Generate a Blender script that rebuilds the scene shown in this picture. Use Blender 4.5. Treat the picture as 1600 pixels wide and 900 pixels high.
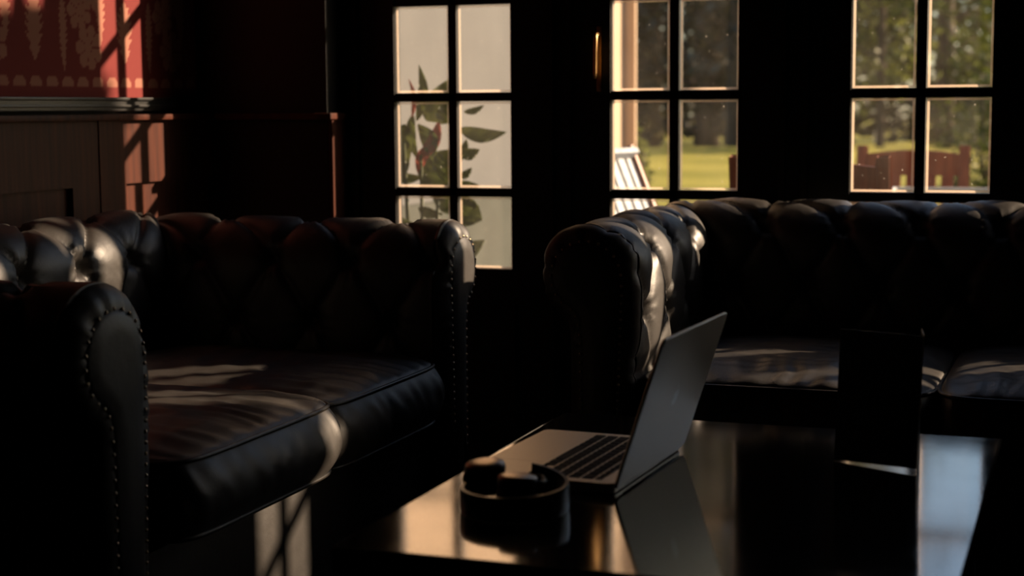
import bpy, bmesh, math, random
from mathutils import Vector, Matrix, noise
random.seed(7)
S = bpy.context.scene
C = S.collection
for o in list(bpy.data.objects): bpy.data.objects.remove(o)
PI = math.pi

# ------------------------------------------------------------------ camera
CAMH = 0.9763
cam = bpy.data.objects.new('camera', bpy.data.cameras.new('camera'))
C.objects.link(cam); S.camera = cam
pit, rol, yaw = 0.11119, -0.006893, 0.34678
F = Vector((-math.sin(yaw)*math.cos(pit), math.cos(yaw)*math.cos(pit), -math.sin(pit)))
Rt = Vector((math.cos(yaw), math.sin(yaw), 0)); Up = Rt.cross(F)
r_ = Rt*math.cos(rol) + Up*math.sin(rol); u_ = -Rt*math.sin(rol) + Up*math.cos(rol)
m = Matrix((r_, u_, -F)).transposed().to_4x4(); m.translation = (0, 0, CAMH)
cam.matrix_world = m
cam.data.sensor_width = 36; cam.data.lens = 2521.07/1600*36
cam.data.clip_start = .05; cam.data.clip_end = 500
cam.data.dof.use_dof = True; cam.data.dof.focus_distance = 2.9; cam.data.dof.aperture_fstop = 4.0

# ------------------------------------------------------------------ light
SUN_TO = Vector((1.48, 1.0, 0.72)).normalized()           # towards the sun
w = bpy.data.worlds.new('world'); S.world = w; w.use_nodes = True
nt = w.node_tree; nt.nodes.clear()
sky = nt.nodes.new('ShaderNodeTexSky'); sky.sky_type = 'NISHITA'; sky.sun_disc = False
sky.sun_elevation = math.radians(22); sky.sun_rotation = math.atan2(SUN_TO.x, SUN_TO.y)
sky.air_density = 1.0; sky.dust_density = 1.0; sky.ozone_density = 1.0
bgn = nt.nodes.new('ShaderNodeBackground'); bgn.inputs[1].default_value = 0.165
out = nt.nodes.new('ShaderNodeOutputWorld')
nt.links.new(sky.outputs[0], bgn.inputs[0]); nt.links.new(bgn.outputs[0], out.inputs[0])
sl = bpy.data.lights.new('sun', 'SUN'); sl.energy = 12.0; sl.color = (1, .74, .50); sl.angle = math.radians(.7)
sun = bpy.data.objects.new('sun', sl); C.objects.link(sun)
sun.rotation_euler = SUN_TO.to_track_quat('Z', 'Y').to_euler(); sun.location = (8, 6, 5)
S.view_settings.view_transform = 'Standard'; S.view_settings.look = 'None'
S.view_settings.gamma = 1; S.view_settings.use_curve_mapping = False
S.view_settings.exposure = 0.12

# ------------------------------------------------------------------ materials
def lin(r, g, b):
    f = lambda c: (c/255/12.92) if c/255 <= .04045 else ((c/255+.055)/1.055)**2.4
    return (f(r), f(g), f(b), 1)

class NT:
    def __init__(s, name):
        s.m = bpy.data.materials.new(name); s.m.use_nodes = True; s.t = s.m.node_tree
        s.b = s.t.nodes['Principled BSDF']; s.o = s.t.nodes['Material Output']
    def n(s, typ, **kw):
        x = s.t.nodes.new('ShaderNode'+typ)
        for k, v in kw.items():
            if k in x.inputs: x.inputs[k].default_value = v
            else: setattr(x, k, v)
        return x
    def l(s, a, b): s.t.links.new(a, b)
    def coord(s, scale=(1, 1, 1), gen='Object'):
        tc = s.n('TexCoord'); mp = s.n('Mapping'); mp.inputs['Scale'].default_value = scale
        s.l(tc.outputs[gen], mp.inputs[0]); return mp.outputs[0]
    def noise(s, scale, co=None, detail=4):
        x = s.n('TexNoise'); x.inputs['Scale'].default_value = scale; x.inputs['Detail'].default_value = detail
        s.l(co if co else s.coord(), x.inputs['Vector']); return x.outputs['Fac']
    def ramp(s, fac, stops):
        x = s.n('ValToRGB'); e = x.color_ramp.elements
        while len(e) < len(stops): e.new(.5)
        for i, (p, c) in enumerate(stops):
            e[i].position = p; e[i].color = c if len(c) == 4 else (*c, 1)
        s.l(fac, x.inputs[0]); return x.outputs[0]
    def bump(s, h, strength=.2, dist=.01):
        x = s.n('Bump'); x.inputs['Strength'].default_value = strength; x.inputs['Distance'].default_value = dist
        s.l(h, x.inputs['Height']); s.l(x.outputs[0], s.b.inputs['Normal']); return x

def simple(name, col, rough=.5, metal=0, spec=.5, nscale=0, nstr=.1, var=0.25):
    t = NT(name); b = t.b
    b.inputs['Roughness'].default_value = rough; b.inputs['Metallic'].default_value = metal
    b.inputs['Specular IOR Level'].default_value = spec
    if nscale:
        f = t.noise(nscale)
        c1 = tuple(c*(1-var) for c in col[:3]); c2 = tuple(min(1, c*(1+var)) for c in col[:3])
        t.l(t.ramp(f, [(.3, c1), (.7, c2)]), b.inputs['Base Color']); t.bump(f, nstr, .01)
    else: b.inputs['Base Color'].default_value = (*col[:3], 1)
    return t.m

def leather_mat():
    t = NT('leather'); co = t.coord()
    f1 = t.noise(9, co, 3)
    t.l(t.ramp(f1, [(.3, (.024, .0215, .020)), (.75, (.038, .034, .031))]), t.b.inputs['Base Color'])
    v = t.n('TexVoronoi'); v.inputs['Scale'].default_value = 420; t.l(co, v.inputs['Vector'])
    f2 = t.noise(38, co, 5)
    mx = t.n('Math', operation='MULTIPLY_ADD'); t.l(v.outputs['Distance'], mx.inputs[0]); mx.inputs[1].default_value = .12
    t.l(f2, mx.inputs[2]); t.bump(mx.outputs[0], .22, .004)
    f3 = t.noise(5, co, 2); t.l(t.ramp(f3, [(.3, (.42,)*3), (.7, (.54,)*3)]), t.b.inputs['Roughness'])
    t.b.inputs['Specular IOR Level'].default_value = .7
    return t.m

def wood_mat(name, c1, c2, rough, scale=(18, 18, 1.2)):
    t = NT(name); co = t.coord(scale)
    f = t.noise(2.2, co, 6)
    t.l(t.ramp(f, [(.3, c1), (.7, c2)]), t.b.inputs['Base Color'])
    t.b.inputs['Roughness'].default_value = rough; t.bump(f, .08, .004)
    return t.m

M = {}
M['leather'] = leather_mat()
M['piping'] = simple('leather piping', (.02, .018, .016), .38)
M['black_wood'] = simple('black painted wood', (.006, .006, .006), .5, 0, .3, 40, .05)
M['wainscot'] = wood_mat('mahogany panelling', (.040, .012, .008, 1), (.095, .026, .013, 1), .5, (14, 26, 1.5)); M['wainscot'].node_tree.nodes['Principled BSDF'].inputs['Specular IOR Level'].default_value = .16
M['rail'] = simple('black chair rail', (.02, .02, .02), .35, 0, .5, 60, .05)
M['plaster'] = simple('dark plaster', (.010, .009, .009), .8, 0, .3, 12, .1)
M['floor'] = wood_mat('dark floorboards', (.008, .006, .005, 1), (.018, .012, .009, 1), .45, (1.2, 14, 14))
M['brass'] = simple('aged brass', (.55, .33, .14), .3, 1, .5, 60, .05)
M['nail'] = simple('nailhead brass', (.55, .42, .28), .28, 1)
M['alu'] = simple('aluminium', (.72, .63, .50), .42, .65, .5, 300, .02, .03)
M['alu_dark'] = simple('aluminium edge', (.25, .24, .23), .4, 1)
M['key'] = simple('black key', (.010, .010, .010), .75, 0, .12)
M['screen'] = simple('screen glass', (.008, .008, .009), .08, 0, .5)
M['emblem'] = simple('bright emblem', (.85, .78, .66), .28, .6)
M['hp_black'] = simple('black plastic', (.010, .010, .010), .33, 0, .5)
M['hp_cap'] = simple('dark anodised cap', (.62, .50, .40), .36, 1)
M['foam'] = simple('ear cushion leatherette', (.012, .012, .012), .55, 0, .4, 80, .1)
M['card'] = simple('black printed card', (.030, .031, .030), .55, 0, .4, 90, .02)
M['card_edge'] = simple('card edge', (.62, .54, .42), .6)
M['teak'] = wood_mat('reddish garden wood', (.17, .045, .018, 1), (.30, .085, .032, 1), .45)
M['white_metal'] = simple('white metal', (.6, .6, .6), .35, .0, .5)
M['white_slat'] = simple('pale weathered slats', (.42, .45, .48), .6, 0, .3, 20, .1)
M['render_shaded'] = simple('shaded grey render', (.115, .115, .112), .85, 0, .2, 3, .1, .05)  # shaded band of the wing wall, the shade is put into the colour
M['render'] = simple('sunlit cream render', (.47, .345, .235), .85, 0, .2, 3, .1, .05)  # same wall where sunlit, with the warm sun tone in the colour
M['render_grey'] = simple('grey green render', (.06, .064, .052), .85, 0, .2, 5, .1, .12)
M['stone'] = simple('terrace stone', (.22, .19, .16), .8, 0, .3, 6, .2)
M['pot'] = simple('terracotta', (.20, .12, .08), .8, 0, .3, 30, .1)
M['bark'] = wood_mat('bark', (.05, .035, .025, 1), (.14, .10, .075, 1), .9, (6, 6, .8))
M['soil'] = simple('soil', (.03, .02, .015), .95, 0, .1, 40, .5)

def table_mat():
    t = NT('polished black tabletop'); co = t.coord()
    t.b.inputs['Base Color'].default_value = (.012, .012, .011, 1)
    f = t.noise(16, co, 6); f2 = t.noise(3, co, 3)
    mx = t.n('Math', operation='MULTIPLY'); t.l(f, mx.inputs[0]); t.l(f2, mx.inputs[1])
    t.l(t.ramp(mx.outputs[0], [(.12, (.05,)*3), (.40, (.12,)*3)]), t.b.inputs['Roughness'])
    t.b.inputs['IOR'].default_value = 2.3; t.b.inputs['Coat Weight'].default_value = .5; t.b.inputs['Coat IOR'].default_value = 2.2; t.b.inputs['Coat Roughness'].default_value = .07; t.b.inputs['Specular IOR Level'].default_value = .5
    f3 = t.noise(260, co, 3); t.bump(f3, .05, .001)
    return t.m
M['table'] = table_mat()

def glass_mat(name, dust=.011, tint=(1, 1, 1)):
    t = NT(name); t.t.nodes.remove(t.b)
    tr = t.n('BsdfTransparent'); tr.inputs[0].default_value = (*tint, 1)
    gl = t.n('BsdfGlossy'); gl.inputs['Roughness'].default_value = .03
    tl = t.n('BsdfTranslucent'); tl.inputs[0].default_value = (.85, .78, .68, 1)
    lw_ = t.n('LayerWeight'); pw = t.n('Math', operation='POWER'); t.l(lw_.outputs['Facing'], pw.inputs[0]); pw.inputs[1].default_value = 4
    ma = t.n('Math', operation='MULTIPLY_ADD'); t.l(pw.outputs[0], ma.inputs[0]); ma.inputs[1].default_value = .5; ma.inputs[2].default_value = .03
    m1 = t.n('MixShader'); t.l(ma.outputs[0], m1.inputs[0]); t.l(tr.outputs[0], m1.inputs[1]); t.l(gl.outputs[0], m1.inputs[2])
    n1 = t.noise(7, t.coord(), 6)
    n2 = t.noise(120, t.coord((1, 1, .7)), 2)
    r1 = t.ramp(n1, [(.35, (dust*.4,)*3), (.75, (dust*1.6,)*3)])
    r2 = t.ramp(n2, [(.74, (0,)*3), (.80, (.35,)*3)])
    ad = t.n('Math', operation='ADD'); t.l(r1, ad.inputs[0]); t.l(r2, ad.inputs[1])
    m2 = t.n('MixShader'); t.l(ad.outputs[0], m2.inputs[0]); t.l(m1.outputs[0], m2.inputs[1]); t.l(tl.outputs[0], m2.inputs[2])
    t.l(m2.outputs[0], t.o.inputs[0]); return t.m
M['glass'] = glass_mat('dusty pane')
def rim_mat():
    t = NT('bevelled glass rim'); t.t.nodes.remove(t.b)
    tr = t.n('BsdfTransparent'); tl = t.n('BsdfTranslucent'); tl.inputs[0].default_value = (.85, .66, .50, 1)
    gl = t.n('BsdfGlossy'); gl.inputs['Roughness'].default_value = .2
    m1 = t.n('MixShader'); m1.inputs[0].default_value = .45; t.l(tr.outputs[0], m1.inputs[1]); t.l(tl.outputs[0], m1.inputs[2])
    m2 = t.n('MixShader'); m2.inputs[0].default_value = .12; t.l(m1.outputs[0], m2.inputs[1]); t.l(gl.outputs[0], m2.inputs[2])
    t.l(m2.outputs[0], t.o.inputs[0]); return t.m
M['rim'] = rim_mat()
M['clear'] = glass_mat('clear table glass', .03, (.8, .9, .86))

def leaf_mat(name, c1, c2, trans=.45, sc=1.2):
    t = NT(name); f = t.noise(sc, t.coord(), 3)
    col = t.ramp(f, [(.3, c1), (.7, c2)])
    t.l(col, t.b.inputs['Base Color']); t.b.inputs['Roughness'].default_value = .5
    tl = t.n('BsdfTranslucent'); t.l(col, tl.inputs[0])
    mx = t.n('MixShader'); mx.inputs[0].default_value = trans
    t.l(t.b.outputs[0], mx.inputs[1]); t.l(tl.outputs[0], mx.inputs[2]); t.l(mx.outputs[0], t.o.inputs[0])
    return t.m
M['leaf'] = leaf_mat('tree leaf', (.040, .056, .014, 1), (.15, .17, .032, 1))
M['leaf_olive'] = leaf_mat('olive leaf', (.08, .10, .025, 1), (.23, .24, .055, 1))
M['leaf_dark'] = leaf_mat('dark conifer needle', (.022, .022, .010, 1), (.05, .045, .018, 1), .3)
M['canna'] = leaf_mat('broad green leaf', (.04, .055, .015, 1), (.11, .12, .03, 1), .4, 8)
M['canna_red'] = leaf_mat('red leaf', (.16, .03, .02, 1), (.26, .06, .04, 1), .45, 8)
def grass_mat():
    t = NT('lawn'); co = t.coord()
    f = t.noise(.35, co, 5); f2 = t.noise(30, co, 2)
    t.l(t.ramp(f, [(.3, (.20, .20, .035)), (.7, (.46, .39, .09))]), t.b.inputs['Base Color'])
    t.b.inputs['Roughness'].default_value = .9; t.b.inputs['Specular IOR Level'].default_value = .1; t.bump(f2, .6, .05); return t.m
M['grass'] = grass_mat()
def paper_mat():
    t = NT('red damask wallpaper')
    a = t.n('Attribute'); a.attribute_name = 'motif'
    mx = t.n('MixRGB'); t.l(a.outputs['Fac'], mx.inputs[0])
    mx.inputs[1].default_value = (.19, .032, .030, 1); mx.inputs[2].default_value = (.36, .155, .11, 1)
    t.l(mx.outputs[0], t.b.inputs['Base Color']); t.b.inputs['Roughness'].default_value = .75; t.b.inputs['Specular IOR Level'].default_value = .15
    t.bump(t.noise(200, t.coord((1, 1, .15))), .1, .002); return t.m
M['paper'] = paper_mat()

# ------------------------------------------------------------------ helpers
def link(o, parent=None):
    C.objects.link(o)
    if parent: o.parent = parent
    return o
def empty(name, loc=(0, 0, 0), rz=0):
    o = bpy.data.objects.new(name, None); o.empty_display_size = .1
    o.location = loc; o.rotation_euler = (0, 0, rz); return link(o)
def tag(o, label=None, cat=None, group=None, kind=None):
    if label: o['label'] = label
    if cat: o['category'] = cat
    if group: o['group'] = group
    if kind: o['kind'] = kind
    return o
def mesh(name, verts, faces, mats, parent=None, smooth=True, mi=None):
    me = bpy.data.meshes.new(name); me.from_pydata([tuple(v) for v in verts], [], faces)
    for mm in (mats if isinstance(mats, (list, tuple)) else [mats]): me.materials.append(M[mm])
    if mi: me.polygons.foreach_set('material_index', mi)
    if smooth: me.polygons.foreach_set('use_smooth', [True]*len(me.polygons))
    me.update()
    return link(bpy.data.objects.new(name, me), parent)
class B:
    """collects shapes into one mesh"""
    def __init__(s): s.v = []; s.f = []; s.mi = []; s.cur = 0
    def add(s, vs, fs):
        k = len(s.v); s.v += [Vector(v) for v in vs]; s.f += [tuple(i+k for i in f) for f in fs]; s.mi += [s.cur]*len(fs)
    def box(s, x0, x1, y0, y1, z0, z1, bev=0):
        if bev <= 0:
            vs = [(x, y, z) for x in (x0, x1) for y in (y0, y1) for z in (z0, z1)]
            s.add(vs, [(0, 1, 3, 2), (4, 6, 7, 5), (0, 4, 5, 1), (2, 3, 7, 6), (0, 2, 6, 4), (1, 5, 7, 3)]); return
        bm = bmesh.new(); bmesh.ops.create_cube(bm, size=1)
        for v in bm.verts: v.co = Vector(((x0+x1)/2+v.co.x*(x1-x0), (y0+y1)/2+v.co.y*(y1-y0), (z0+z1)/2+v.co.z*(z1-z0)))
        bmesh.ops.bevel(bm, geom=bm.edges[:], offset=bev, segments=2, affect='EDGES', profile=.7)
        s.bm(bm)
    def bm(s, bm, mat=None):
        bm.verts.index_update()
        vs = [(mat @ v.co if mat else v.co.copy()) for v in bm.verts]
        s.add(vs, [tuple(v.index for v in f.verts) for f in bm.faces]); bm.free()
    def obox(s, p, q, wd, th, up=Vector((0, 0, 1)), bev=0):
        """bar from p to q, width wd (sideways), thickness th"""
        p, q = Vector(p), Vector(q); d = (q-p); L = d.length; d.normalize()
        a = d.cross(up)
        if a.length < 1e-4: a = Vector((1, 0, 0))
        a.normalize(); b = d.cross(a).normalized()
        bm = bmesh.new(); bmesh.ops.create_cube(bm, size=1)
        for v in bm.verts: v.co = (p+q)/2 + a*(v.co.x*wd) + b*(v.co.y*th) + d*(v.co.z*L)
        if bev: bmesh.ops.bevel(bm, geom=bm.edges[:], offset=bev, segments=2, affect='EDGES', profile=.7)
        s.bm(bm)
    def tube(s, pts, r, n=8, closed=False, cap=True):
        pts = [Vector(p) for p in pts]; N = len(pts); rs = r if isinstance(r, (list, tuple)) else [r]*N
        prev = None; vs = []
        for i, p in enumerate(pts):
            a = pts[(i+1) % N] if (i < N-1 or closed) else p; b = pts[i-1] if (i > 0 or closed) else p
            d = (a-b).normalized()
            if prev is None:
                prev = d.orthogonal().normalized()
            x = (prev - d*prev.dot(d)).normalized(); prev = x; y = d.cross(x)
            for k in range(n):
                t = 2*PI*k/n; vs.append(p + (x*math.cos(t)+y*math.sin(t))*rs[i])
        fs = []
        for i in range(N if closed else N-1):
            for k in range(n):
                a = i*n+k; b = i*n+(k+1) % n; c = ((i+1) % N)*n+(k+1) % n; d = ((i+1) % N)*n+k
                fs.append((a, b, c, d))
        if cap and not closed: fs += [tuple(range(n-1, -1, -1)), tuple((N-1)*n+k for k in range(n))]
        s.add(vs, fs)
    def lathe(s, prof, n=24, c=(0, 0, 0), mat=None):
        vs = []; c = Vector(c)
        for (r, z) in prof:
            for k in range(n):
                t = 2*PI*k/n; v = Vector((r*math.cos(t), r*math.sin(t), z)); v = mat @ v if mat else v; vs.append(v+c)
        fs = []
        for i in range(len(prof)-1):
            for k in range(n): fs.append((i*n+k, i*n+(k+1) % n, (i+1)*n+(k+1) % n, (i+1)*n+k))
        fs += [tuple(range(n-1, -1, -1)), tuple((len(prof)-1)*n+k for k in range(n))]
        s.add(vs, fs)
    def build(s, name, mats, parent=None, smooth=False, loc=None):
        o = mesh(name, s.v, s.f, mats, parent, smooth, s.mi if isinstance(mats, (list, tuple)) else None)
        if loc: o.location = loc
        return o
def sm(o, ang=18):
    o.data.polygons.foreach_set('use_smooth', [True]*len(o.data.polygons))
    try: o.data.set_sharp_from_angle(angle=math.radians(ang))
    except Exception: pass
    return o
def struct(name, b, mats, parent=None):
    o = b.build(name, mats, parent)
    if not parent: o['kind'] = 'structure'
    return o

# ------------------------------------------------------------------ room shell
WY = 3.87; WX = -2.25; RX = 2.7; FY = -1.3; CZ = 2.5
WIN_W = .3215; WIN_X = [-1.7201, -1.1363, -0.5474, 0.0400, 0.6250]
ROWS = [(.565, .749), (.772, .9934), (1.0161, 1.2377), (1.2604, 1.482), (1.5047, 1.7263), (1.7490, 1.9706)]
ZB, ZT = .565, 1.9706
b = B(); b.box(WX-.15, RX+.15, FY-.15, WY+.15, -.08, 0); struct('floor', b, 'floor')
b = B(); b.box(WX-.15, RX+.15, FY-.15, WY+.15, CZ, CZ+.1); struct('ceiling', b, 'plaster')
b = B(); b.box(RX, RX+.12, FY-.12, WY+.12, 0, CZ); struct('wall_right', b, 'plaster')
b = B(); b.box(WX-.12, RX+.12, FY-.12, FY, 0, CZ); struct('wall_front', b, 'plaster')
b = B(); xs = [WX-.12] + [v for x in WIN_X for v in (x, x+WIN_W)] + [RX+.12]
b.box(xs[0], xs[-1], WY, WY+.04, 0, ZB); b.box(xs[0], xs[-1], WY, WY+.04, ZT, CZ)
for i in range(0, len(xs), 2): b.box(xs[i], xs[i+1], WY, WY+.04, ZB, ZT)
for x in WIN_X:                                   # raised stiles and lower panels of the joinery
    b.box(x-.115, x-.100, WY-.014, WY, 0, CZ); b.box(x+WIN_W+.100, x+WIN_W+.115, WY-.014, WY, 0, CZ)
    for (u0, u1, z0, z1) in ((x-.01, x+WIN_W+.01, .46, .475), (x-.01, x+WIN_W+.01, .12, .135), (x-.01, x+.005, .135, .46), (x+WIN_W-.005, x+WIN_W+.01, .135, .46)):
        b.box(u0, u1, WY-.010, WY, z0, z1)
struct('wall_back', b, 'black_wood')
# left wall with wallpaper, wainscot, rail and ledge
b = B(); b.box(WX-.12, WX, FY, WY, 0, CZ); wl = struct('wall_left', b, 'plaster')
def motif(y, z):
    """damask: hanging serrated garlands and round leafy blooms, repeated across the paper"""
    m_ = 0
    cy, cz = .36, .62
    yy = (y-3.02) % cy; zz = (z-1.035) % cz
    def garland(y0, z0, L, wd, fq):
        t = (zz-z0)/L
        if t < 0 or t > 1: return 0
        half = wd*(math.sin(PI*min(1, t*1.12+.02))**.6)*(.55+.45*t)
        half *= .78+.22*math.sin((zz*fq)+abs(yy-y0)*-260)
        return 1 if abs(yy-y0) < half else 0
    m_ |= garland(.168, .035, .20, .022, 420)
    m_ |= garland(.060, .055, .17, .045, 300)
    m_ |= garland(.318, .10, .22, .03, 360)
    # large bloom
    for (by, bz, R) in ((.27, .09, .055), (.235, .175, .05), (.29, .225, .05), (.09, .35, .06), (.2, .42, .07), (.0, .45, .05), (.36, .45, .05)):
        dy, dz = yy-by, zz-bz; r = math.hypot(dy, dz); th = math.atan2(dz, dy)
        e = R*(.75+.25*abs(math.sin(th*3.5)))
        if r < e and not (abs(math.sin(th*3.5)) < .12 and r > R*.2): m_ |= 1
    if zz < .028: m_ |= 1 if math.hypot(((yy+.03) % .06)-.03, (zz-.004)*1.2) < .022 else 0
    return m_
y0, y1, z0, z1, st = 1.0, 3.77, 1.008, 1.95, .0045
ny, nz = int((y1-y0)/st), int((z1-z0)/st)
vs = [(WX+.002, y0+(y1-y0)*i/ny, z0+(z1-z0)*j/nz) for i in range(ny+1) for j in range(nz+1)]
fs = [(i*(nz+1)+j, (i+1)*(nz+1)+j, (i+1)*(nz+1)+j+1, i*(nz+1)+j+1) for i in range(ny) for j in range(nz)]
wp = mesh('wallpaper', vs, fs, 'paper', wl, False)
at = wp.data.attributes.new('motif', 'FLOAT', 'POINT'); at.data.foreach_set('value', [float(motif(v[1], v[2])) for v in vs])
b = B()
b.box(WX, WX+.028, FY, WY, 0, .953)                                 # backing board of the wainscot
for (a, c) in ((3.366, 3.79), (2.40, 3.147), (1.45, 2.2), (.5, 1.25)):
    pass
fr = WX+.028
edges = [.35, .5, 1.25, 1.45, 2.20, 2.42, 3.147, 3.366, 3.80, WY]
for i in range(0, len(edges), 2): b.box(fr, fr+.014, edges[i], edges[i+1], .14, .80)
b.box(fr, fr+.014, .35, WY, .80, .9529); b.box(fr, fr+.014, .35, WY, 0, .14)
b.box(fr+.014, fr+.017, 3.254, 3.259, .14, .953)
struct('trim_1', b, 'wainscot')
b = B(); b.box(WX, WX+.062, FY, WY-.0, .953, .967, .004); sm(struct('trim_2', b, 'wainscot'))
b = B(); b.box(WX, WX+.018, FY, WY, .975, 1.008, .003); b.box(WX, WX+.026, FY, WY, .984, .990, .002); b.box(WX, WX+.024, FY, WY, 1.0, 1.008, .003); struct('trim_3', b, 'rail')
b = B(); b.box(WX, -1.865, 3.77, WY, 0, CZ); struct('trim_4', b, 'black_wood')     # pier in the corner, its end grain faces the doors
b = B(); b.box(WX+.063, -1.845, 3.75, WY-.002, .950, .966, .003); b.box(-1.865, -1.852, 3.772, WY-.015, .14, .950); struct('trim_5', b, 'wainscot')
b = B(); b.box(-1.852, RX, WY-.018, WY, 0, .11); struct('baseboard_back', b, 'black_wood')

# windows
WYF = WY+.004
def window(n, x):
    root = empty(f'window_{n}', (x, WY, ZB)); root['kind'] = 'structure'
    b = B(); d0, d1 = .006, .030
    t = .006
    b.box(-.002, t-.004, d0, d1, 0, ZT-ZB); b.box(WIN_W-t+.004, WIN_W+.002, d0, d1, 0, ZT-ZB)
    for i in range(len(ROWS)-1): b.box(0, WIN_W, d0, d1, ROWS[i][1]-ZB, ROWS[i+1][0]-ZB, .003)
    b.box(WIN_W/2-.012, WIN_W/2+.012, d0, d1, 0, ZT-ZB, .003)
    b.build('sash', 'black_wood', root)
    for (a, c) in ((0, WIN_W/2-.012), (WIN_W/2+.012, WIN_W)):
        for (p, q) in ROWS:
            g = B(); Y = .018; e = .0055
            a1, c1, p1, q1 = a+.002, c-.002, p-ZB+.001, q-ZB-.001
            g.cur = 0; g.box(a1+e, c1-e, Y-.002, Y+.002, p1+e, q1-e)
            g.cur = 1
            o_ = [(a1, p1), (c1, p1), (c1, q1), (a1, q1)]; i_ = [(a1+e, p1+e), (c1-e, p1+e), (c1-e, q1-e), (a1+e, q1-e)]
            for k in range(4):
                l = (k+1) % 4
                g.add([(o_[k][0], Y-.0005, o_[k][1]), (o_[l][0], Y-.0005, o_[l][1]), (i_[l][0], Y-.002, i_[l][1]), (i_[k][0], Y-.002, i_[k][1])], [(0, 1, 2, 3)])
            g.build('pane', ['glass', 'rim'], root)
    if n == 2:
        h = B(); h.box(-.033, -.021, -.006, 0, .45, .61, .002); hp = h.build('handle_plate', 'brass', root)
        h = B(); h.tube([(-.027, -.006, .590), (-.027, -.030, .590), (-.027, -.036, .582), (-.028, -.036, .545), (-.029, -.034, .495), (-.029, -.036, .482)], [.004, .004, .005, .0045, .0045, .003], 10)
        h.build('handle', 'brass', root, True)
    return root
for i, x in enumerate(WIN_X): window(i+1, x)

# ------------------------------------------------------------------ chesterfield sofas
def profile(H, top_in, n_arc=46):
    """cross-section of a rolled arm or back: list of (s, z); s grows outwards from the seat"""
    r = .098; cs = .100; cz = H-.008-r
    P = []
    z = .30
    while z < cz-.02: P.append((.012*(1-(z-.30)/(cz-.32)), z)); z += .008
    for k in range(n_arc+1):
        t = PI - (PI+math.radians(62))*k/n_arc
        P.append((cs+(r)*math.cos(t), cz+r*math.sin(t)))
    s0, z0 = P[-1]
    for k in range(1, 9):
        t = k/8; P.append((s0+(.138-s0)*math.sin(t*PI/2), z0-.055*(1-math.cos(t*PI/2))-.01*t))
    z = P[-1][1]-.012
    while z > .085: P.append((.138, z)); z -= .03
    P.append((.138, .085))
    return P
def resample(P, step):
    Q = [P[0]]; L = [0]; acc = 0
    for a, c in zip(P, P[1:]):
        d = math.hypot(c[0]-a[0], c[1]-a[1]); n = max(1, round(d/step))
        for k in range(1, n+1):
            Q.append((a[0]+(c[0]-a[0])*k/n, a[1]+(c[1]-a[1])*k/n)); acc += d/n; L.append(acc)
    return Q, L
def tuft(u, v, du, dv, v0, u0, umax, seed):
    w_ = (v-v0)/dv
    p = (u-u0)/du + w_/2; q = (u-u0)/du - w_/2
    fp = abs(p-round(p)); fq = abs(q-round(q))
    sp = abs(math.sin(PI*p)); sq = abs(math.sin(PI*q))
    pil = (sp*sq)**.42
    cre = (1-math.exp(-fp/.05))*(1-math.exp(-fq/.05))
    # nearest button
    best = 9; bx = by = 0
    for wi in (math.floor(w_), math.floor(w_)+1):
        off = .5*(wi % 2); ui = round((u-u0)/du-off)+off
        dx = u-u0-ui*du; dy = v-v0-wi*dv; r = math.hypot(dx, dy)
        if r < best: best, bx, by, bw = r, dx, dy, wi
    th = math.atan2(by, bx)
    env = 1.0
    if w_ < -.55: env = max(0, 1-(-.55-w_)/.35)
    if w_ > 2.6: env = max(0, 1-(w_-2.6)/.35)
    nz = noise.noise(Vector((u*9+seed, v*9, seed)))
    h = (.010*pil*(.62+.38*cre)+.0065*cre)*(1+.3*nz)
    dip = 0
    if 0-.4 <= bw <= 2.4:
        dip = .021*math.exp(-(best/.019)**2) + 0.0030*math.cos(11*th+seed+nz*2)*math.exp(-((best-.028)/.022)**2)
    wr = .0012*math.sin((u*1.4+v)*190+nz*9)*max(0, noise.noise(Vector((u*6, v*6+seed, 3.3))))
    return (h-dip+wr)*env - .006, env
def rolled(name, H, Lin, frame, parent, du, u0, seed, miter0, miter1, dv=.138, v0=.255):
    """frame(s, t, z)->point; Lin: length on the seat side; miter0/1: whether the ends widen with s"""
    P, A = resample(profile(H, 0), .0065)
    nu = int(Lin/.0065); nv = len(P)
    vs = []
    nrm = []
    for j in range(nv):
        a = P[max(0, j-1)]; c = P[min(nv-1, j+1)]; d = (c[0]-a[0], c[1]-a[1]); l = math.hypot(*d) or 1
        nrm.append((-d[1]/l, d[0]/l))
    for i in range(nu+1):
        t = i/nu; u = t*Lin
        for j in range(nv):
            s, z = P[j]; v = A[j]
            h, env = tuft(u, v, du, dv, v0, u0, Lin, seed)
            ed = 1
            if miter0: ed = min(ed, (1-math.exp(-u/.016)))
            if miter1: ed = min(ed, (1-math.exp(-(Lin-u)/.016)))
            if env <= 0: h = 0; 
            h = h*ed - .006*(1-ed)
            fx = nrm[j]
            s2 = s+fx[0]*h; z2 = z+fx[1]*h
            a0 = -s if miter0 else 0; a1 = Lin+(s if miter1 else 0)
            vs.append(frame(s2, a0+(a1-a0)*t, z2))
    fs = [(i*nv+j, i*nv+j+1, (i+1)*nv+j+1, (i+1)*nv+j) for i in range(nu) for j in range(nv-1)]
    return vs, fs, P, A, nu, nv
def offset_poly(P, d):
    n = len(P); Q = []
    for i in range(n):
        a, p, c = P[i-1], P[i], P[(i+1) % n]
        t = (c[0]-a[0], c[1]-a[1]); l = math.hypot(*t) or 1
        Q.append((p[0]+t[1]/l*d, p[1]-t[0]/l*d))
    return Q

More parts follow.
